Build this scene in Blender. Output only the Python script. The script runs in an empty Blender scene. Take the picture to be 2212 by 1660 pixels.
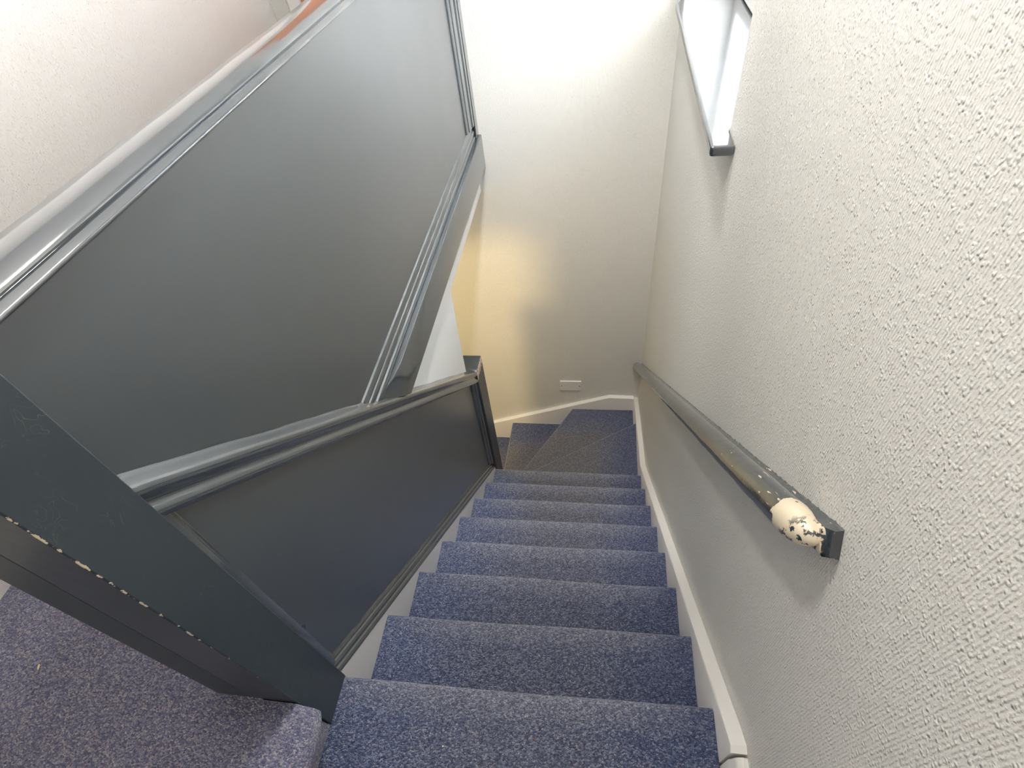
import bpy, bmesh, math, random
from mathutils import Vector, Matrix
random.seed(7)
sc = bpy.context.scene
COL = sc.collection
PI = math.pi

# ------------------------------------------------------------------ dimensions
RISE, GO = 0.2, 0.2179
SL = RISE / GO                      # pitch of the flight
XL, XR = -0.9125, -0.0324           # faces of the two strings
YF = 2.3812                         # far wall
XW = -1.7576                        # wall across the landing
YB = -2.40                          # wall behind the viewer
ZL = 0.205                          # landing floor
ZC = 2.45                           # ceiling
XPN = -0.935                        # face of the painted panels

# ------------------------------------------------------------------ helpers
def tag(o, label=None, cat=None, group=None, kind=None):
    if label: o['label'] = label
    if cat: o['category'] = cat
    if group: o['group'] = group
    if kind: o['kind'] = kind
    return o

def link(name, bm, mat, parent=None, smooth=False, bevel=0.0, seg=2, angle=40, loc=None):
    bmesh.ops.recalc_face_normals(bm, faces=bm.faces[:])
    me = bpy.data.meshes.new(name)
    bm.to_mesh(me); bm.free()
    o = bpy.data.objects.new(name, me)
    COL.objects.link(o)
    if mat: me.materials.append(mat)
    if smooth:
        for p in me.polygons: p.use_smooth = True
        try:
            me.set_sharp_from_angle(angle=math.radians(angle))
        except Exception:
            pass
    if bevel > 0:
        b = o.modifiers.new('bevel', 'BEVEL')
        b.width = bevel; b.segments = seg; b.limit_method = 'ANGLE'
        b.angle_limit = math.radians(35); b.harden_normals = False
        for p in me.polygons: p.use_smooth = True
        try:
            me.set_sharp_from_angle(angle=math.radians(75))
        except Exception:
            pass
    if parent: o.parent = parent
    if loc: o.location = loc
    return o

def empty(name, loc=(0, 0, 0)):
    o = bpy.data.objects.new(name, None)
    o.empty_display_size = 0.1
    COL.objects.link(o)
    o.location = loc
    return o

def part(name, bm, mat, root, **k):
    """a child built in world coordinates under a root that sits at its base"""
    for v in bm.verts: v.co -= Vector(root.location)
    return link(name, bm, mat, root, **k)

def box(bm, x0, x1, y0, y1, z0, z1):
    vs = [bm.verts.new((x, y, z)) for z in (z0, z1) for y in (y0, y1) for x in (x0, x1)]
    for f in ((0, 1, 3, 2), (4, 6, 7, 5), (0, 4, 5, 1), (2, 3, 7, 6), (0, 2, 6, 4), (1, 5, 7, 3)):
        bm.faces.new([vs[i] for i in f])
    return vs

def loft(bm, rings, cap=True, closed=True):
    R = [[bm.verts.new(p) for p in r] for r in rings]
    n = len(R[0])
    for a, b in zip(R, R[1:]):
        for i in range(n if closed else n - 1):
            j = (i + 1) % n
            bm.faces.new((a[i], a[j], b[j], b[i]))
    if cap and closed:
        bm.faces.new(R[0][::-1]); bm.faces.new(R[-1])
    return R

def prism(bm, poly, z0, z1):
    loft(bm, [[(x, y, z0) for x, y in poly], [(x, y, z1) for x, y in poly]])

def lerp(a, b, t): return a + (b - a) * t

# ------------------------------------------------------------------ materials
class NT:
    def __init__(s, name):
        s.m = bpy.data.materials.new(name); s.m.use_nodes = True
        s.t = s.m.node_tree; s.t.nodes.clear()
        s.out = s.n('ShaderNodeOutputMaterial'); s.b = s.n('ShaderNodeBsdfPrincipled')
        s.l(s.b.outputs[0], s.out.inputs[0])
    def n(s, t, **k):
        x = s.t.nodes.new(t)
        for a, v in k.items(): setattr(x, a, v)
        return x
    def l(s, a, b): s.t.links.new(a, b)
    def set(s, **k):
        for a, v in k.items(): s.b.inputs[a.replace('_', ' ')].default_value = v
    def math(s, op, a, b=None, c=None, clamp=False):
        x = s.n('ShaderNodeMath', operation=op); x.use_clamp = clamp
        for i, v in enumerate((a, b, c)):
            if v is None: continue
            if isinstance(v, (int, float)): x.inputs[i].default_value = v
            else: s.l(v, x.inputs[i])
        return x.outputs[0]
    def sstep(s, v, a, b):
        x = s.n('ShaderNodeMapRange', interpolation_type='SMOOTHSTEP')
        s.l(v, x.inputs[0]); x.inputs[1].default_value = a; x.inputs[2].default_value = b
        return x.outputs[0]
    def mix(s, f, a, b):
        x = s.n('ShaderNodeMix', data_type='RGBA')
        for i, v in ((0, f), (6, a), (7, b)):
            if isinstance(v, (int, float)): x.inputs[i].default_value = v
            elif isinstance(v, tuple): x.inputs[i].default_value = v
            else: s.l(v, x.inputs[i])
        return x.outputs[2]
    def ramp(s, f, stops, interp='LINEAR'):
        x = s.n('ShaderNodeValToRGB'); e = x.color_ramp; e.interpolation = interp
        while len(e.elements) < len(stops): e.elements.new(0.5)
        for el, (p, c) in zip(e.elements, stops): el.position = p; el.color = c
        s.l(f, x.inputs[0]); return x.outputs[0]
    def noise(s, vec, scale, detail=2, rough=0.5, dist=0.0):
        x = s.n('ShaderNodeTexNoise'); x.inputs['Scale'].default_value = scale
        x.inputs['Detail'].default_value = detail; x.inputs['Roughness'].default_value = rough
        x.inputs['Distortion'].default_value = dist
        if vec is not None: s.l(vec, x.inputs['Vector'])
        return x.outputs['Fac']
    def obj(s):
        return s.n('ShaderNodeTexCoord').outputs['Object']
    def pos(s):
        return s.n('ShaderNodeNewGeometry').outputs['Position']
    def xyz(s, v):
        x = s.n('ShaderNodeSeparateXYZ'); s.l(v, x.inputs[0]); return x.outputs
    def comb(s, a, b, c):
        x = s.n('ShaderNodeCombineXYZ')
        for i, v in enumerate((a, b, c)):
            if isinstance(v, (int, float)): x.inputs[i].default_value = v
            else: s.l(v, x.inputs[i])
        return x.outputs[0]
    def bump(s, h, dist, strength=1.0):
        x = s.n('ShaderNodeBump'); x.inputs['Distance'].default_value = dist
        x.inputs['Strength'].default_value = strength
        s.l(h, x.inputs['Height']); s.l(x.outputs[0], s.b.inputs['Normal'])

def lin(r, g, b):
    f = lambda c: (c / 255 / 12.92) if c <= 10 else ((c / 255 + 0.055) / 1.055) ** 2.4
    return (f(r), f(g), f(b), 1.0)

def wallpaper(name, col, amp):
    """painted embossed wallpaper: broken vertical ribs with blobs"""
    k = NT(name)
    X = k.xyz(k.pos())
    h = k.math('ADD', X[0], X[1])
    zz = X[2]
    wob = k.noise(k.comb(k.math('MULTIPLY', h, 60.0), 2.0, k.math('MULTIPLY', zz, 60.0)), 1.0, 2.0)
    ph = k.math('MULTIPLY_ADD', h, 2 * PI / 0.0046, k.math('MULTIPLY', wob, 2.6))
    ribs = k.math('MULTIPLY_ADD', k.math('SINE', ph), 0.5, 0.5)
    brk = k.sstep(k.noise(k.comb(k.math('MULTIPLY', h, 150.0), 5.0, k.math('MULTIPLY', zz, 130.0)), 1.0, 2.0), 0.34, 0.62)
    vx = k.n('ShaderNodeTexVoronoi'); vx.inputs['Scale'].default_value = 1.0
    k.l(k.comb(k.math('MULTIPLY_ADD', h, 178.0, k.math('MULTIPLY', wob, 1.2)), 3.0, k.math('MULTIPLY_ADD', zz, 158.0, k.math('MULTIPLY', wob, -1.0))), vx.inputs['Vector'])
    cell = k.xyz(vx.outputs['Color'])
    bead = k.math('SUBTRACT', 1.0, k.sstep(vx.outputs['Distance'], 0.08, 0.52))
    bead = k.math('MULTIPLY', bead, k.sstep(cell[0], 0.05, 0.9))
    fine = k.noise(k.comb(k.math('MULTIPLY', h, 420.0), 3.0, k.math('MULTIPLY', zz, 300.0)), 1.0, 1.5, 0.5)
    hb = k.math('MULTIPLY_ADD', bead, 0.85, k.math('MULTIPLY', fine, 0.42))
    hr = k.math('MULTIPLY', k.math('MULTIPLY', ribs, brk), 0.55)
    k.bump(k.math('ADD', hb, hr), amp, 1.0)
    grime = k.noise(k.comb(k.math('MULTIPLY', h, 2.2), 1.0, k.math('MULTIPLY', X[2], 1.4)), 1.0, 3.0)
    c = k.mix(k.math('MULTIPLY', grime, 0.14), col, (col[0] * .72, col[1] * .7, col[2] * .64, 1))
    k.l(c, k.b.inputs['Base Color'])
    k.set(Roughness=0.42)
    return k.m

def paint(name, col, rough, amp=0.0004, sc_=14.0):
    k = NT(name)
    k.set(Base_Color=col, Roughness=rough)
    k.b.inputs['Specular IOR Level'].default_value = 0.6
    p = k.obj()
    n1 = k.noise(p, sc_, 2.0); n2 = k.noise(p, 180.0, 2.0)
    k.bump(k.math('ADD', n1, k.math('MULTIPLY', n2, 0.08)), amp, 1.0)
    r = k.math('MULTIPLY_ADD', k.noise(p, 6.0, 3.0), 0.10, rough - 0.05)
    k.l(r, k.b.inputs['Roughness'])
    return k.m

DARK = lin(51, 59, 65)
CREAM = lin(232, 218, 190)
M = {}
M['paper'] = wallpaper('embossed white wallpaper', (0.77, 0.763, 0.725, 1), 0.0013)
M['paper_soft'] = wallpaper('embossed cream wallpaper', (0.80, 0.775, 0.745, 1), 0.0010)
M['ceiling'] = paint('white ceiling paint', (0.82, 0.81, 0.79, 1), 0.7)
M['plain'] = paint('plain white emulsion', (0.78, 0.79, 0.78, 1), 0.55, 0.0003, 8)
M['white'] = paint('white gloss paint', (0.80, 0.78, 0.75, 1), 0.32, 0.0006, 20)
M['plastic'] = paint('white plastic', (0.82, 0.80, 0.79, 1), 0.3, 0.0, 10)
M['dark'] = paint('dark grey gloss paint', DARK, 0.16, 0.0006, 22)
M['panel'] = paint('dark grey satin panel paint', DARK, 0.30, 0.00025, 5)
for k_, cr in (('panel', 0.30), ('dark', 0.12)):
    nb_ = M[k_].node_tree.nodes['Principled BSDF'].inputs
    nb_['IOR'].default_value = 1.75
    nb_['Coat Weight'].default_value = 0.9; nb_['Coat Roughness'].default_value = cr; nb_['Coat IOR'].default_value = 1.7
M['dark_flat'] = paint('dark grey worn satin paint', DARK, 0.4, 0.0003, 8)
M['pine'] = paint('varnished orange door', lin(196, 128, 84), 0.3)
M['screw'] = paint('screw steel', lin(120, 118, 112), 0.3)
M['lint'] = paint('pale fluff', lin(235, 228, 210), 0.8)
M['straw'] = paint('straw coloured fluff', lin(222, 196, 156), 0.8)
M['rust'] = paint('rust coloured crumb', lin(150, 84, 50), 0.8)

def worn_paint(name, kind):
    """dark gloss paint with cream primer showing where it is chipped; rail crown also has painted highlights"""
    k = NT(name)
    p = k.obj(); X = k.xyz(p)
    if kind == 'rail':
        # local x runs from the near end of the rail, y out of the wall, z up
        n1 = k.noise(p, 58.0, 5.0, 0.62)
        end = k.math('SUBTRACT', 1.0, k.sstep(X[0], 0.075, 0.125))
        bulb = k.sstep(X[1], 0.012, 0.022)
        base = k.math('MULTIPLY', end, bulb)
        hole = k.sstep(k.noise(p, 50.0, 5.0, 0.68), 0.50, 0.53)
        lowend = k.math('SUBTRACT', 1.0, k.sstep(k.math('MULTIPLY_ADD', X[2], 0.9, X[0]), 0.050, 0.078))
        hole = k.math('MULTIPLY', hole, lowend)
        msk = k.sstep(k.math('ADD', base, k.math('MULTIPLY', k.math('SUBTRACT', n1, 0.5), 1.6)), 0.56, 0.60)
        msk = k.math('MULTIPLY', msk, k.math('SUBTRACT', 1.0, hole))
        # small highlights painted as cream flecks along the crown of the rail
        glint = k.sstep(k.noise(k.comb(k.math('MULTIPLY', X[0], 22.0), k.math('MULTIPLY', X[1], 160.0), k.math('MULTIPLY', X[2], 160.0)), 1.0, 4.0, 0.6), 0.63, 0.655)
        glint = k.math('MULTIPLY', glint, k.math('MULTIPLY', k.sstep(X[2], 0.012, 0.022), k.math('SUBTRACT', 1.0, k.sstep(X[0], 0.38, 0.62))))
        msk = k.math('MAXIMUM', msk, glint)
    elif kind == 'post':
        # local origin on the worn front arris of the post
        d = k.math('ADD', k.math('ABSOLUTE', X[0]), k.math('ABSOLUTE', X[1]))
        near = k.math('SUBTRACT', 1.0, k.sstep(d, 0.0008, 0.0062))
        n1 = k.noise(p, 42.0, 5.0, 0.7)
        up = k.sstep(X[2], 0.30, 0.85)
        msk = k.sstep(k.math('MULTIPLY_ADD', near, 0.40, k.math('MULTIPLY_ADD', up, 0.09, n1)), 0.97, 1.0)
        # hairline scratches
        sn = k.noise(k.comb(k.math('MULTIPLY', X[1], 30.0), 0.0, k.math('MULTIPLY', X[2], 22.0)), 1.0, 1.0, 0.5, 2.0)
        scr = k.math('SUBTRACT', 1.0, k.sstep(k.math('ABSOLUTE', k.math('SUBTRACT', sn, 0.5)), 0.0, 0.006))
        scr = k.math('MULTIPLY', scr, k.math('MULTIPLY', k.sstep(k.noise(p, 9.0, 2.0), 0.52, 0.7), 0.12))
        msk = k.math('MAXIMUM', msk, scr)
    else:
        # chipped arrises of the little newel: local origin at its front right edge
        d = k.math('ABSOLUTE', X[0])
        near = k.math('SUBTRACT', 1.0, k.sstep(d, 0.0005, 0.004))
        n1 = k.noise(p, 60.0, 4.0, 0.7)
        top = k.sstep(X[2], 0.88, 0.93)
        msk = k.sstep(k.math('MULTIPLY_ADD', near, 0.36, k.math('MULTIPLY_ADD', top, 0.26, n1)), 1.03, 1.06)
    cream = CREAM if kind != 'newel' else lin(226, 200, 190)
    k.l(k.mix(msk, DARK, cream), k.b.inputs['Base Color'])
    k.l(k.math('MULTIPLY_ADD', msk, 0.2, 0.16 if kind == 'rail' else 0.3), k.b.inputs['Roughness'])
    k.b.inputs['Specular IOR Level'].default_value = 0.6
    if kind == 'rail':
        k.b.inputs['IOR'].default_value = 1.7; k.b.inputs['Coat Weight'].default_value = 0.6; k.b.inputs['Coat Roughness'].default_value = 0.1
    nb = k.noise(p, 30.0, 2.0)
    k.bump(k.math('SUBTRACT', k.math('MULTIPLY', nb, 0.9 if kind == 'rail' else 0.35), k.math('MULTIPLY', msk, 0.5)), 0.0012, 1.0)
    return k.m
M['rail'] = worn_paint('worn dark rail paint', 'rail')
M['post'] = worn_paint('chipped dark post paint', 'post')
M['newel'] = worn_paint('chipped dark newel paint', 'newel')

def carpet(name, landing=False):
    k = NT(name)
    p = k.pos(); X = k.xyz(p)
    def vor(vec, scale):
        x = k.n('ShaderNodeTexVoronoi'); x.inputs['Scale'].default_value = scale
        k.l(vec, x.inputs['Vector']); return x
    warp = k.n('ShaderNodeVectorMath', operation='SCALE')
    wn = k.n('ShaderNodeTexNoise'); wn.inputs['Scale'].default_value = 60.0
    k.l(p, wn.inputs['Vector']); k.l(wn.outputs['Color'], warp.inputs[0]); warp.inputs['Scale'].default_value = 0.006
    add = k.n('ShaderNodeVectorMath', operation='ADD'); k.l(p, add.inputs[0]); k.l(warp.outputs[0], add.inputs[1])
    st = k.n('ShaderNodeVectorMath', operation='MULTIPLY'); k.l(add.outputs[0], st.inputs[0])
    st.inputs[1].default_value = (0.72, 1.15, 1.0)
    v = vor(st.outputs[0], 300.0); v.inputs['Randomness'].default_value = 0.8
    vf = vor(add.outputs[0], 640.0)
    cc = k.xyz(v.outputs['Color']); cf = k.xyz(vf.outputs['Color'])
    rnd = k.math('MULTIPLY_ADD', cc[0], 0.55, k.math('MULTIPLY', cf[0], 0.45))
    rnd2 = cf[1]
    if landing:
        c = k.ramp(rnd, [(0.1, lin(70, 74, 102)), (0.45, lin(104, 107, 134)), (0.7, lin(136, 136, 152)), (0.92, lin(180, 176, 176))])
    else:
        c = k.ramp(rnd, [(0.1, lin(42, 52, 82)), (0.42, lin(68, 81, 116)), (0.66, lin(98, 110, 140)), (0.82, lin(134, 142, 162)), (0.95, lin(172, 175, 182))])
    fleck = k.sstep(rnd2, 0.945, 0.955)
    c = k.mix(k.math('MULTIPLY', fleck, 0.5), c, lin(176, 140, 128))
    # trodden grey dirt down the middle of the walking line, clean blue along the edges
    if not landing:
        n = k.noise(p, 7.0, 3.0)
        wob = k.math('MULTIPLY_ADD', n, 0.14, -0.07)
        dr = k.math('MULTIPLY', X[0], -1.0)
        df = k.math('SUBTRACT', YF, X[1])
        m1 = k.sstep(k.math('ADD', k.math('MINIMUM', dr, df), wob), 0.08, 0.36)
        dl = k.math('ADD', k.math('ADD', X[0], 0.93), k.math('MULTIPLY', k.sstep(X[1], 1.35, 1.7), 0.5))
        m2 = k.sstep(k.math('ADD', dl, wob), 0.06, 0.40)
        dirt = k.math('MULTIPLY', m1, m2)
        low = k.sstep(X[2], -0.1, -1.7)
        low = k.math('SUBTRACT', 1.0, k.sstep(X[2], -1.7, -0.2))
        dirt = k.math('MULTIPLY', dirt, k.math('MULTIPLY_ADD', low, 0.57, 0.36))
        grey = k.ramp(rnd, [(0.0, lin(66, 64, 70)), (0.5, lin(98, 97, 102)), (1.0, lin(150, 148, 146))])
        c = k.mix(dirt, c, grey)
        # navy, less faded pile at the clean edges by the wall
        edge = k.math('SUBTRACT', 1.0, k.sstep(k.math('ADD', k.math('MINIMUM', dr, df), wob), 0.06, 0.30))
        c = k.mix(k.math('MULTIPLY', edge, 0.35), c, lin(40, 46, 74))
        at = k.n('ShaderNodeAttribute', attribute_name='wear_light')
        worn_lit = k.ramp(rnd, [(0.1, lin(88, 92, 112)), (0.5, lin(128, 132, 148)), (0.95, lin(186, 186, 188))])
        c = k.mix(k.math('MULTIPLY', at.outputs['Fac'], 0.55), c, worn_lit)  # paler nosings: worn pile plus the light on the edge, painted in
    k.l(c, k.b.inputs['Base Color'])
    k.set(Roughness=0.95)
    k.b.inputs['Specular IOR Level'].default_value = 0.15
    k.b.inputs['Sheen Weight'].default_value = 0.25
    k.b.inputs['Sheen Roughness'].default_value = 0.5
    h = k.math('SUBTRACT', 1.0, v.outputs['Distance'])
    k.bump(k.math('MULTIPLY_ADD', rnd, 0.5, h), 0.0022, 1.0)
    return k.m
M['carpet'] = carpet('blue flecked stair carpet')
M['carpet_l'] = carpet('blue grey landing carpet', True)

# ------------------------------------------------------------------ the setting
def struct(name, bm, mat, **k):
    return tag(link(name, bm, mat, **k), kind='structure')

# right wall with the window opening
WY0, WY1, WZ0, WZ1 = 1.088, 2.30, 0.803, 1.95
bm = bmesh.new()
T = 0.30
for y0, y1, z0, z1 in ((YB, WY0, -2.4, ZC), (WY1, YF, -2.4, ZC), (WY0, WY1, -2.4, WZ0), (WY0, WY1, WZ1, ZC)):
    box(bm, 0.0, T, y0, y1, z0, z1)
bmesh.ops.remove_doubles(bm, verts=bm.verts[:], dist=1e-5)
struct('wall_right', bm, M['paper'])
bm = bmesh.new(); box(bm, XW - 0.15, 0.3, YF, YF + 0.15, -2.4, ZC)
struct('wall_far', bm, M['paper'])
bm = bmesh.new(); box(bm, XW - 0.15, XW, YB - 0.15, YF, -2.4, ZC)
struct('wall_left', bm, M['paper_soft'])
bm = bmesh.new(); box(bm, XW, 0.3, YB - 0.15, YB, -2.4, ZC)
struct('wall_back', bm, M['paper_soft'])
bm = bmesh.new(); box(bm, XW - 0.15, 0.3, YB - 0.15, YF + 0.15, ZC, ZC + 0.12)
struct('ceiling', bm, M['ceiling'])
bm = bmesh.new(); box(bm, XW - 0.15, 0.3, YB - 0.15, YF + 0.15, -2.5, -2.4)
struct('floor_lower', bm, M['carpet'])

# landing floor: slab, carpet with a rolled nosing over the top step
bm = bmesh.new()
xn = -0.8525
prof = [(XW, ZL - 0.03), (XW, ZL)]
RN = 0.034
for i in range(13):
    a = PI / 2 - PI * i / 12
    prof.append((xn - RN + RN * math.cos(a), ZL - RN + RN * math.sin(a)))
prof += [(xn - 0.052, ZL - 0.070), (xn - 0.055, 0.0005), (xn - 0.07, 0.0005), (xn - 0.07, ZL - 0.03)]
rings = []
NS = 120
for j in range(NS + 1):
    y = lerp(YB, -0.117, j / NS)
    e = max(0, (y + 0.175) / 0.058)             # carpet rounds off at the end by the post
    rings.append([(x - (0.020 * e * e if x > xn - 0.054 else 0), y, z - (0.010 * e * e if x > xn - 0.033 and z > 0.1 else 0)) for x, z in prof])
for y in (-0.1166, -0.05, 0.5, 1.2, YF):
    rings.append([(min(x, -0.985), y, max(z, ZL - 0.03)) if z < ZL - 0.001 else (min(x, -0.985), y, z) for x, z in prof])
loft(bm, rings)
struct('floor', bm, M['carpet_l'], smooth=True, angle=50)
bm = bmesh.new(); box(bm, XW, -0.945, 0.05, YF, -0.02, 0.02)
struct('ceiling_lower', bm, M['ceiling'])

# white wall under the landing, behind the stair balustrade
bm = bmesh.new()
pts = [(0.755, 0.85 - SL * 0.755), (1.445, 0.85 - SL * 1.445), (1.452, -0.34), (1.462, -0.2), (1.478, -0.08), (1.497, 0.03), (1.51, 0.127), (0.80, 0.127)]
loft(bm, [[(-0.931, y, z) for y, z in pts], [(-0.985, y, z) for y, z in pts]])
struct('wall_under_landing', bm, M['plain'])

# skirting beyond the string, at the right of the top step
bm = bmesh.new()
pr = [(-0.0005, -0.05), (-0.0005, 0.118), (-0.010, 0.122), (-0.018, 0.118), (-0.024, 0.108), (-0.0265, 0.095), (-0.0315, 0.085), (-0.0315, -0.05)]
loft(bm, [[(x, YB + 0.002, z) for x, z in pr], [(x, -0.104, z) for x, z in pr]])
struct('baseboard_right', bm, M['white'], smooth=True)

# door across the landing, on the far wall
d = bmesh.new(); box(d, -1.60, -1.06, YF - 0.035, YF - 0.003, ZL, 2.05)
door = tag(link('door_1', d, M['pine'], bevel=0.004), kind='structure')
bm = bmesh.new()
box(bm, -1.66, -1.60, YF - 0.045, YF - 0.002, ZL, 2.11); box(bm, -1.06, -1.00, YF - 0.045, YF - 0.002, ZL, 2.11)
box(bm, -1.60, -1.06, YF - 0.045, YF - 0.002, 2.05, 2.11)
tag(link('trim_1', bm, M['white'], bevel=0.006), kind='structure')
bm = bmesh.new(); bmesh.ops.create_uvsphere(bm, u_segments=16, v_segments=10, radius=0.026)
for v in bm.verts: v.co += Vector((-1.54, YF - 0.075, 1.05))
link('door_knob', bm, M['screw'], door, smooth=True)

# window: frame, glazing bars, pane and the painted sill
win = empty('window_1', (0.2, (WY0 + WY1) / 2, WZ0)); tag(win, kind='structure')
bm = bmesh.new()
box(bm, 0.19, 0.25, WY0, WY1, WZ0 + 0.025, WZ0 + 0.085); box(bm, 0.19, 0.25, WY0, WY1, WZ1 - 0.06, WZ1)
box(bm, 0.19, 0.25, WY0, WY0 + 0.06, WZ0 + 0.085, WZ1 - 0.06); box(bm, 0.19, 0.25, WY1 - 0.06, WY1, WZ0 + 0.085, WZ1 - 0.06)
ym = (WY0 + WY1) / 2
box(bm, 0.20, 0.24, ym - 0.025, ym + 0.025, WZ0 + 0.085, WZ1 - 0.06)
part('window_frame', bm, M['white'], win, bevel=0.004)
g = NT('window glass'); g.set(Base_Color=(1, 1, 1, 1), Roughness=0.0, IOR=1.05); g.b.inputs['Transmission Weight'].default_value = 1.0
bm = bmesh.new(); box(bm, 0.219, 0.222, WY0 + 0.05, WY1 - 0.05, WZ0 + 0.075, WZ1 - 0.05)
part('window_pane', bm, g.m, win)
bm = bmesh.new()
poly = [(-0.0565, 0.995), (-0.0005, 0.995), (-0.0005, WY0 + 0.0005), (0.245, WY0 + 0.0005), (0.245, WY1 - 0.0005), (-0.0005, WY1 - 0.0005), (-0.0005, 2.29), (-0.044, 2.181)]
prism(bm, poly, 0.797, 0.8233)
sill = part('window_sill', bm, M['dark'], win, bevel=0.007, seg=4)
sill['label'] = 'dark grey gloss window sill'

# ------------------------------------------------------------------ staircase
st = tag(empty('staircase', (-0.45, 0.8, -2.4)), 'steep winder staircase in worn blue flecked carpet between white strings', 'staircase')
NOSE_L = [-0.0133, 0.2098, 0.4338, 0.6488, 0.8676, 1.0841, 1.303, 1.5225]
NOSE_R = [0.0059, 0.2271, 0.4435, 0.6614, 0.877, 1.0926, 1.31, 1.5261]
for i in range(8):
    z = -i * RISE
    bm = bmesh.new(); rings = []
    NX = 24
    for j in range(NX + 1):
        t = j / NX
        x = lerp(XL + 0.0005, XR - 0.0005, t) if i else lerp(-0.985, XR - 0.0005, t)
        yn = lerp(NOSE_L[i], NOSE_R[i], t) + 0.0012 * math.sin(9 * t + i * 2.1)
        yb = YB + 0.002 if i == 0 else lerp(NOSE_L[i - 1], NOSE_R[i - 1], t) - 0.028
        zz = z - 0.0012 * math.sin(PI * t) + 0.0006 * math.sin(13 * t + i)
        r = 0.013
        ring = [(x, yb, zz), (x, max(yb + 0.02, yn - 0.075), zz - 0.0008), (x, yn - 0.030, zz)]
        for q in range(7):
            a = PI / 2 - PI * 0.94 * q / 6
            ring.append((x, yn - r + r * math.cos(a), zz - r + r * math.sin(a)))
        ring += [(x, yn - 0.024, zz - 0.034), (x, yn - 0.026, z - RISE - 0.004), (x, yn - 0.05, z - RISE - 0.004), (x, yn - 0.05, zz - 0.05), (x, yb, zz - 0.05)]
        rings.append(ring)
    wl = bm.verts.layers.float.new('wear_light')
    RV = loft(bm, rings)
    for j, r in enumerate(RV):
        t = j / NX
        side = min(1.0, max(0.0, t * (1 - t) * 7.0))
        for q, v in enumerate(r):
            v[wl] = (1.0 if 3 <= q <= 9 else 0.75 if q == 2 else 0.0) * side  # nosing band, for wear and for the brighter light there
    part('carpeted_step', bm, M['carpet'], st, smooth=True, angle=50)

def winder(poly, nose, ztop, nm='winder_step'):
    """poly is the tread outline; nose = indices of the two ends of its front edge"""
    bm = bmesh.new()
    a, b = Vector(poly[nose[0]]), Vector(poly[nose[1]])
    d = (b - a).normalized(); nrm = Vector((d.y, -d.x))
    c = sum((Vector(p) for p in poly), Vector((0, 0))) / len(poly)
    if nrm.dot(a - c) < 0: nrm = -nrm
    r = 0.012
    wl = bm.verts.layers.float.new('wear_light')
    rings = []
    def off(k, s):
        p = Vector(poly[k])
        if k in nose: p = p - nrm * s
        return (p.x, p.y)
    zs = [(ztop - 0.205, 0.022), (ztop - 0.032, 0.022)]
    for q in range(7):
        an = -PI / 2 + PI * q / 6
        zs.append((ztop - r + r * math.sin(an), r - r * math.cos(an)))
    for z, s in zs:
        rings.append([off(k, s) + (z,) for k in range(len(poly))])
    RV = loft(bm, rings)
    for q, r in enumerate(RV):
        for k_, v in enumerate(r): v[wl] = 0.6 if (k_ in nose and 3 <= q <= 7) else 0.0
    bmesh.ops.triangulate(bm, faces=[f for f in bm.faces if len(f.verts) > 4])
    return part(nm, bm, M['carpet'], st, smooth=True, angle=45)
yfw = YF - 0.031
winder([(-0.9120, 1.50), (XR - .0005, 1.50), (XR - .0005, 2.0755), (-0.903, 1.529)], (2, 3), -1.6)
winder([(-0.903, 1.512), (XR - .0005, 2.03), (XR - .0005, yfw), (-0.482, yfw), (-0.903, 1.60)], (3, 4), -1.8)
winder([(-0.903, 1.57), (-0.455, yfw), (-0.9617, yfw), (-0.9855, 1.657), (-0.903, 1.657)], (2, 3), -2.0)
winder([(-0.93, 1.657), (-0.93, yfw), (-1.19, yfw), (-1.19, 1.657)], (2, 3), -2.2)

# right (wall) string with its white rounded top edge
def string_top(y):
    if y < 1.6: return 0.052 - SL * y
    return lerp(0.052 - SL * 1.6, -1.672, (y - 1.6) / (YF - 0.03 - 1.6))
bm = bmesh.new(); rings = []
ys = [-0.098 + 0.02 * 0] + [-0.085 + i * (1.6 + 0.085) / 40 for i in range(41)] + [1.9, 2.2, YF - 0.0005]
for y in ys:
    zt = string_top(y) if y > -0.06 else min(string_top(y), 0.118 + (y + 0.098) * 0.4)
    zb = min(zt - 0.2, -SL * y - 0.26) if y < 1.5 else -2.15
    w = 0.0007 * math.sin(y * 23) + 0.0005 * math.sin(y * 61)
    rings.append([(-0.0005, y, zb), (-0.0005, y, zt + 0.0015), (-0.004, y, zt), (XR + 0.006 + w, y, zt + 0.0006), (XR + 0.002 + w, y, zt - 0.002), (XR, y, zt - 0.007), (XR, y, zb)])
loft(bm, rings)
part('string', bm, M['white'], st, smooth=True, angle=35)['label'] = 'white string against the right wall'
# far wall string: flat then sloping down to the left
bm = bmesh.new(); rings = []
for x, zt in ((-0.0325, -1.669), (-0.12, -1.667), (-0.2115, -1.665), (-0.24, -1.676), (-0.45, -1.757), (-0.75, -1.873), (-1.125, -2.018), (-1.22, -2.055)):
    y0, y1 = YF - 0.0005, YF - 0.0305
    zb = -2.4
    rings.append([(x, y0, zb), (x, y0, zt + 0.001), (x, y1 + 0.005, zt), (x, y1 + 0.001, zt - 0.002), (x, y1, zt - 0.006), (x, y1, zb)])
loft(bm, rings)
part('string', bm, M['white'], st, smooth=True, angle=35)['label'] = 'white string along the far wall round the winders'
# left string under the panelled balustrade
bm = bmesh.new(); rings = []
for y in (-0.008, 1.522):
    rings.append([(XL, y, 0.012 - SL * y), (XL - 0.03, y, 0.012 - SL * y), (XL - 0.03, y, -0.28 - SL * y), (XL, y, -0.28 - SL * y)])
loft(bm, rings)
part('string', bm, M['white'], st)['label'] = 'white string below the dark panel'

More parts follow.
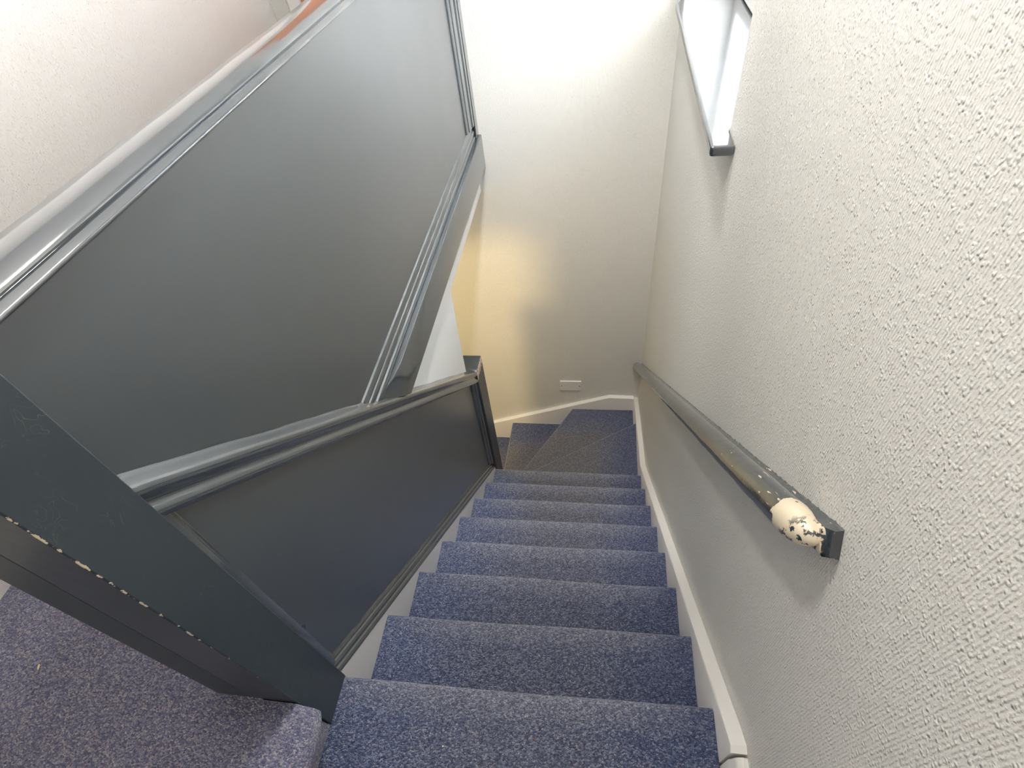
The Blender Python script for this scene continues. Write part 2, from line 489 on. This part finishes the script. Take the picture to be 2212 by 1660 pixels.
# ------------------------------------------------------------------ stair balustrade (lower panel)
sb = tag(empty('stair_balustrade', (-0.93, 0.75, -1.0)), 'dark grey panelled balustrade following the slope of the stairs, with moulded capping rail', 'balustrade')
ZR = 0.880                                       # top back edge of the capping rail at y = 0
Y0, Y1 = -0.008, 1.524
bm = bmesh.new()
loft(bm, [[(XPN, y, 0.02 - SL * y), (XPN - 0.02, y, 0.02 - SL * y), (XPN - 0.02, y, ZR - 0.045 - SL * y), (XPN, y, ZR - 0.045 - SL * y)] for y in (Y0, Y1)])
part('panel', bm, M['panel'], sb)
CAP = [(0.001, 0.003), (0.0025, 0.0025), (0.0045, -0.0005), (0.012, -0.0052), (0.019, -0.0098), (0.0245, -0.0140), (0.0280, -0.0195), (0.0295, -0.0270), (0.0285, -0.0360), (0.0255, -0.0445),
       (0.0220, -0.0515), (0.0207, -0.0565), (0.0218, -0.0610), (0.0258, -0.0660), (0.0287, -0.0720), (0.0296, -0.0795), (0.0285, -0.0870), (0.0250, -0.0925), (0.018, -0.0945), (0.001, -0.0945)]
bm = bmesh.new(); rings = []
for j in range(61):
    y = lerp(Y0 - 0.004, Y1 + 0.004, j / 60)
    wv = 0.0012 * math.sin(y * 17) + 0.0009 * math.sin(y * 41 + 1)
    rings.append([(XPN + p + (0.0003 * math.sin(y * 29) if i > 5 else 0), y, ZR - SL * y + q + (wv if i < 4 else 0)) for i, (p, q) in enumerate(CAP)])
loft(bm, rings)
part('capping_rail', bm, M['dark'], sb, smooth=True, angle=50)
BEAD = [(0.0, 0.052), (0.004, 0.051), (0.007, 0.046), (0.008, 0.040), (0.012, 0.038), (0.0155, 0.033), (0.0165, 0.026), (0.016, 0.022), (0.020, 0.020), (0.0235, 0.015), (0.0245, 0.008), (0.022, 0.002), (0.018, 0.0), (0.0, 0.0)]
bm = bmesh.new()
loft(bm, [[(XPN + p, y, 0.008 - SL * y + q * 1.2) for p, q in BEAD] for y in (Y0 + 0.002, Y1)])
part('moulding', bm, M['dark'], sb, smooth=True, angle=30)
VB = [(0.0, 0.038), (0.004, 0.036), (0.008, 0.030), (0.0095, 0.022), (0.0125, 0.020), (0.015, 0.012), (0.015, 0.0), (0.0, 0.0)]
bm = bmesh.new()
loft(bm, [[(XPN + p, Y0 + q * 0.8, zz + (0.0 if zz < 0.5 else 0) - SL * q * 0.8) for p, q in VB] for zz in (0.06, ZR - 0.085)])
part('moulding', bm, M['dark'], sb, smooth=True, angle=30)
bm = bmesh.new()
loft(bm, [[(XPN + p * 1.4, Y1 - q * 1.45, zz - SL * (Y1 - q * 1.45)) for p, q in VB] for zz in (0.06, ZR - 0.085)])
part('moulding', bm, M['dark'], sb, smooth=True, angle=30)
# little newel at the bottom of the flight
NX0, NX1, NY0, NY1 = -1.003, -0.9045, 1.524, 1.655
bm = bmesh.new()
rings = []
for z, fy, fx in ((-2.2, 0, 0), (-0.592, 0, 0), (-0.590, 0.006, 0), (-0.565, 0.008, 0), (-0.556, 0.004, 0), (-0.546, 0.016, 0.001), (-0.540, 0.034, 0.006)):
    rings.append([(NX0 + fx, NY0 + fy, z), (NX1 - fx, NY0 + fy, z), (NX1 - fx, NY1 - fx, z), (NX0 + fx, NY1 - fx, z)])
loft(bm, rings)
for v in bm.verts: v.co -= Vector((NX1, NY0, -1.5))
nw = link('newel_post', bm, M['newel'], None, bevel=0.0025)
nw.parent = sb; nw.location = Vector((NX1, NY0, -1.5)) - Vector(sb.location)

# ------------------------------------------------------------------ landing balustrade (upper panel)
lb = tag(empty('landing_balustrade', (-0.95, 1.1, ZL)), 'tall dark grey panelled guard along the landing edge with moulded top rail', 'balustrade')
bm = bmesh.new()
yy = [(0.0 - 0.008, 0.1355), (0.62, 0.1355), (YF - 0.0005, 0.1255)]
pp = [(-0.010, ZR - 0.042), ((ZR - 0.042 - 0.128) / SL, 0.128), (YF - 0.0008, 0.128), (YF - 0.0008, 1.1232), (-0.010, 1.1232)]
loft(bm, [[(XPN, y, z) for y, z in pp], [(XPN - 0.03, y, z) for y, z in pp]])
part('panel', bm, M['panel'], lb)
# top rail, same section mirrored on both sides
ZT = 1.155
xc = -0.945
sec = [(-0.987, -0.006), (-0.9865, -0.002), (-0.984, 0.0), (-0.952, 0.0), (-0.945, -0.0006), (-0.938, -0.0028), (-0.931, -0.0066), (-0.9255, -0.0100), (-0.9220, -0.0128),
       (-0.9205, -0.0155), (-0.9215, -0.0180), (-0.9225, -0.0195), (-0.9195, -0.0202), (-0.9185, -0.0208), (-0.9110, -0.0246), (-0.9088, -0.0265), (-0.9082, -0.0290), (-0.9095, -0.0313), (-0.914, -0.0322), (-0.965, -0.0318), (-0.976, -0.022), (-0.985, -0.014)]
bm = bmesh.new(); rings = []
for j in range(81):
    y = lerp(-0.010, YF - 0.0008, j / 80)
    w = 0.0006 * math.sin(y * 19) + 0.0004 * math.sin(y * 47)
    rings.append([(x + w * (x > xc), y, ZT + q + w * 0.6) for x, q in sec])
loft(bm, rings)
part('top_rail', bm, M['dark'], lb, smooth=True, angle=50)
# moulding up the far end of the panel
EM = [(0.0, 0.0), (0.005, 0.002), (0.008, 0.012), (0.009, 0.03), (0.0125, 0.033), (0.014, 0.05), (0.0145, 0.085), (0.019, 0.089), (0.020, 0.105), (0.019, 0.118), (0.010, 0.122), (0.0, 0.122)]
bm = bmesh.new()
loft(bm, [[(XPN + p, 2.205 + q, z) for p, q in EM] for z in (0.355, 1.123)])
part('moulding', bm, M['dark'], lb, smooth=True, angle=30)
bm = bmesh.new(); box(bm, XPN, XPN + 0.022, 2.326, YF - 0.0008, 0.284, 1.122)
part('end_fillet', bm, M['dark'], lb, bevel=0.003)
# beaded moulding along the bottom of the panel and the fascia below it
BM_ = [(0.0, 0.360), (0.005, 0.357), (0.008, 0.350), (0.009, 0.336), (0.0125, 0.334), (0.0145, 0.327), (0.014, 0.316), (0.0105, 0.312), (0.0105, 0.306), (0.0155, 0.303), (0.017, 0.296), (0.016, 0.288), (0.012, 0.284), (0.0, 0.284)]
bm = bmesh.new()
rings = []
for y in (0.52, 1.0, 1.6, 2.31):
    rings.append([(XPN + p, y if y > 0.6 else (ZR - 0.012 - z) / SL, z) for p, z in BM_])
loft(bm, rings)
part('moulding', bm, M['dark'], lb, smooth=True, angle=30)
bm = bmesh.new(); rings = []
N = 48
for j in range(N + 1):
    y = lerp(0.652, YF - 0.0008, (j / N) ** 1.5)
    zb = max(lerp(0.150, 0.122, (y - 0.42) / 1.95), ZR - 0.012 - SL * y)
    t = min(1, max(0, (y - 0.645) / 0.16)); t = t * t * (3 - 2 * t)
    xf = XPN + 0.013 + 0.0215 * t                 # scribed back into the panel beside the rail
    zt = 0.283
    rings.append([(XPN + 0.0003, y, zb), (xf, y, zb), (xf, y, max(zt - 0.005, zb)), (xf - 0.0015, y, zt - 0.0012), (xf - 0.005, y, zt), (XPN + 0.0003, y, zt)])
loft(bm, rings)
part('fascia', bm, M['dark'], lb, smooth=True, angle=40)
# heavy near post: dark, chipped on its front arris
PX, PY0, PY1 = -0.9057, -0.1147, -0.0095
bm = bmesh.new(); box(bm, PX - 0.102, PX, PY0, PY1, 0.0005, 1.36)
for v in bm.verts: v.co -= Vector((PX, PY0, 0))
np_ = link('newel_post', bm, M['post'], None, bevel=0.0022, seg=2)
np_.parent = lb; np_.location = Vector((PX, PY0, 0)) - Vector(lb.location)
bm = bmesh.new(); box(bm, -1.0885, PX - 0.1022, PY0 + 0.0002, PY1 + 0.02, ZL + 0.0005, 1.30)
part('post_board', bm, M['dark_flat'], lb, bevel=0.0015)

# ------------------------------------------------------------------ wall handrail
dirv = Vector((0, 1, -0.9)).normalized(); out = Vector((-1, 0, 0)); up = dirv.cross(out)
P0 = Vector((0, 0.024, 0.7625))
L = (YF - 0.001 - P0.y) / dirv.y
hr = empty('wall_handrail', P0)
hr.matrix_world = Matrix((( dirv.x, out.x, up.x, P0.x), (dirv.y, out.y, up.y, P0.y), (dirv.z, out.z, up.z, P0.z), (0, 0, 0, 1)))
tag(hr, 'dark grey mopstick handrail on the right wall, paint worn to cream at its near end', 'handrail')
rb = 0.0268; yc = 0.0325; nb_ = 0.0055
bm = bmesh.new(); rings = []
S = [0.022 + 0.075 * (1 - math.cos(PI / 2 * i / 14)) for i in range(15)] + [0.12 + i * (L - 0.16) / 60 for i in range(61)] + [L - 0.02]
S = sorted(S)
for s in S:
    u = min(1.0, max(0.0, (s - 0.0215) / 0.0755))
    k = math.sqrt(max(0.0, 1 - (1 - u) ** 2.3)) if u < 1 else 1.0
    k = max(k, 0.10)
    rr = rb * k; cy = lerp(0.020, yc, k ** 0.8)
    wob = 0.0004 * math.sin(s * 31)
    rings.append([(s, cy + (rr + wob) * math.cos(2 * PI * i / 28), nb_ * k + (rr + wob) * math.sin(2 * PI * i / 28)) for i in range(28)])
loft(bm, rings)
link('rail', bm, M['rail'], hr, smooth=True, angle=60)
bm = bmesh.new(); rings = []
n = 640
for j in range(n + 1):
    s = L * j / n
    a, b = random.uniform(-.0008, .0008), random.uniform(-.0008, .0008)
    if random.random() < 0.12: a += random.uniform(0, 0.003)
    sl = 0.022 if j == 0 else 0
    rings.append([(s, 0.0002, -0.0225 + b), (s, 0.003, -0.021), (s, 0.018, -0.0200), (s, 0.021, -0.016), (s, 0.021, 0.016), (s, 0.018, 0.0200), (s, 0.003, 0.0215), (s, 0.0002, 0.0235 + a)])
# raked end cut
rings[0] = [(0.003 + 0.25 * (0.024 - z) - 0.002 * (z < 0), y * 0.62, z * (0.9 if z < 0 else 1)) for (s, y, z) in rings[0]]
for j_, f_ in ((1, 0.68), (2, 0.78), (3, 0.9)):
    rings[j_] = [(max(s, 0.004 + 0.25 * (0.024 - z) + 0.003 * j_), y * f_, z) for (s, y, z) in rings[j_]]
loft(bm, rings)
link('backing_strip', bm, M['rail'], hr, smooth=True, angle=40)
# countersunk screw in the worn end
bm = bmesh.new(); bmesh.ops.create_uvsphere(bm, u_segments=14, v_segments=8, radius=0.0042)
for v in bm.verts:
    v.co.x *= 1.5; v.co.z *= 0.5; v.co = Vector((0.084 + v.co.x, yc - 0.002 + v.co.y, nb_ + rb - 0.0022 + v.co.z))
link('screw', bm, M['rust'], hr, smooth=True)

# ------------------------------------------------------------------ blank socket plate on the far wall
pl = tag(empty('blank_plate', (-0.492, YF, -1.566)), 'small white rectangular blanking plate low on the far wall above the winders', 'socket plate')
bm = bmesh.new(); box(bm, -0.570, -0.414, YF - 0.011, YF - 0.001, -1.615, -1.517)
part('face_plate', bm, M['plastic'], pl, bevel=0.003)
for x in (-0.557, -0.427):
    bm = bmesh.new(); bmesh.ops.create_cone(bm, cap_ends=True, segments=14, radius1=0.0042, radius2=0.0042, depth=0.003)
    bmesh.ops.rotate(bm, verts=bm.verts[:], matrix=Matrix.Rotation(PI / 2, 3, 'X'))
    for v in bm.verts: v.co += Vector((x, YF - 0.0115, -1.566))
    part('screw', bm, M['screw'], pl)

# ------------------------------------------------------------------ bits of fluff on the carpet
def fluff(name, x, y, z, r, stretch, mat, label):
    bm = bmesh.new(); bmesh.ops.create_icosphere(bm, subdivisions=2, radius=r)
    for v in bm.verts:
        v.co *= 1 + random.uniform(-.25, .25); v.co.y *= stretch; v.co.z *= 0.7; v.co.z += r * 0.6
    o = link(name, bm, M[mat], None, smooth=True, loc=(x, y, z))
    o.rotation_euler.z = 0.5
    tag(o, label, 'fluff', 'specks on the carpet')
fluff('fluff', -0.6323, -0.1307, 0.0, 0.0019, 1.0, 'lint', 'tiny white speck of fluff on the nearest carpeted step')
fluff('fluff', -0.3089, 0.0542, -0.2, 0.0019, 1.2, 'lint', 'tiny white speck of fluff on the second carpeted step')
fluff('fluff', -1.5388, -0.1047, 0.205, 0.0022, 3.2, 'straw', 'straw coloured thread of fluff on the landing carpet')
fluff('crumb', -0.4309, -0.0958, 0.0, 0.0022, 1.0, 'rust', 'rust brown crumb in the middle of the nearest carpeted step')

# ------------------------------------------------------------------ light
w = bpy.data.worlds.new('daylight'); sc.world = w; w.use_nodes = True
bg = w.node_tree.nodes['Background']; bg.inputs[0].default_value = (0.74, 0.86, 1.0, 1); bg.inputs[1].default_value = 2.2

def lamp(name, typ, loc, power, col, rot=None, target=None, **k):
    d = bpy.data.lights.new(name, typ); d.energy = power; d.color = col
    for a, v in k.items(): setattr(d, a, v)
    o = bpy.data.objects.new(name, d); COL.objects.link(o); o.location = loc
    if target is not None:
        o.rotation_euler = (Vector(target) - Vector(loc)).to_track_quat('-Z', 'Y').to_euler()
    return o
lamp('window_daylight', 'AREA', (0.33, (WY0 + WY1) / 2, (WZ0 + WZ1) / 2 + 0.05), 4, (0.94, 0.97, 1.0), target=(-1, (WY0 + WY1) / 2, 1.15), shape='RECTANGLE', size=1.1, size_y=1.0)
lamp('window_daylight', 'AREA', (0.60, 0.95, 1.55), 1150, (0.95, 0.97, 1.0), target=(-0.5, 2.38, 0.7), shape='RECTANGLE', size=0.7, size_y=0.9, spread=math.radians(110))
lamp('stairwell_ceiling_lamp', 'POINT', (-0.56, 0.60, 1.87), 33, (1.0, 0.97, 0.925), shadow_soft_size=0.05)
lamp('stairwell_fill_spot', 'SPOT', (-0.45, 1.25, 2.42), 165, (1.0, 0.97, 0.92), target=(-0.45, 1.75, 0), spot_size=math.radians(64), spot_blend=0.7, shadow_soft_size=0.08)  # added fill light, no real fitting; brightens the lower stairs and walls
lamp('hall_ceiling_lamp', 'POINT', (-0.50, -0.90, 2.20), 7, (1.0, 0.95, 0.89), shadow_soft_size=0.04)
lamp('lower_hall_lamp', 'SPOT', (-1.30, 0.55, -0.15), 85, (1.0, 0.74, 0.34), target=(-1.30, 0.55, -2), spot_size=math.radians(174), spot_blend=0.05, shadow_soft_size=0.16)

# ------------------------------------------------------------------ camera
cam = bpy.data.cameras.new('camera'); co = bpy.data.objects.new('camera', cam); COL.objects.link(co)
R = ((0.98835082, 0.1176254, -0.09657604), (0.0227558, -0.74164337, -0.6704083), (-0.15048202, 0.66040092, -0.73568049))
r_, d_, f_ = (Vector(v) for v in R)
co.matrix_world = Matrix(((r_.x, -d_.x, -f_.x, -0.3111), (r_.y, -d_.y, -f_.y, -0.3237), (r_.z, -d_.z, -f_.z, 1.4429), (0, 0, 0, 1)))
cam.sensor_fit = 'HORIZONTAL'; cam.sensor_width = 36.0; cam.lens = 1185.96 * 36.0 / 2212.0
cam.clip_start = 0.01
sc.camera = co

sc.cycles.diffuse_bounces = 8
sc.view_settings.view_transform = 'Standard'
sc.view_settings.look = 'None'
sc.view_settings.exposure = 0.0
sc.view_settings.gamma = 1.0
sc.view_settings.use_curve_mapping = False
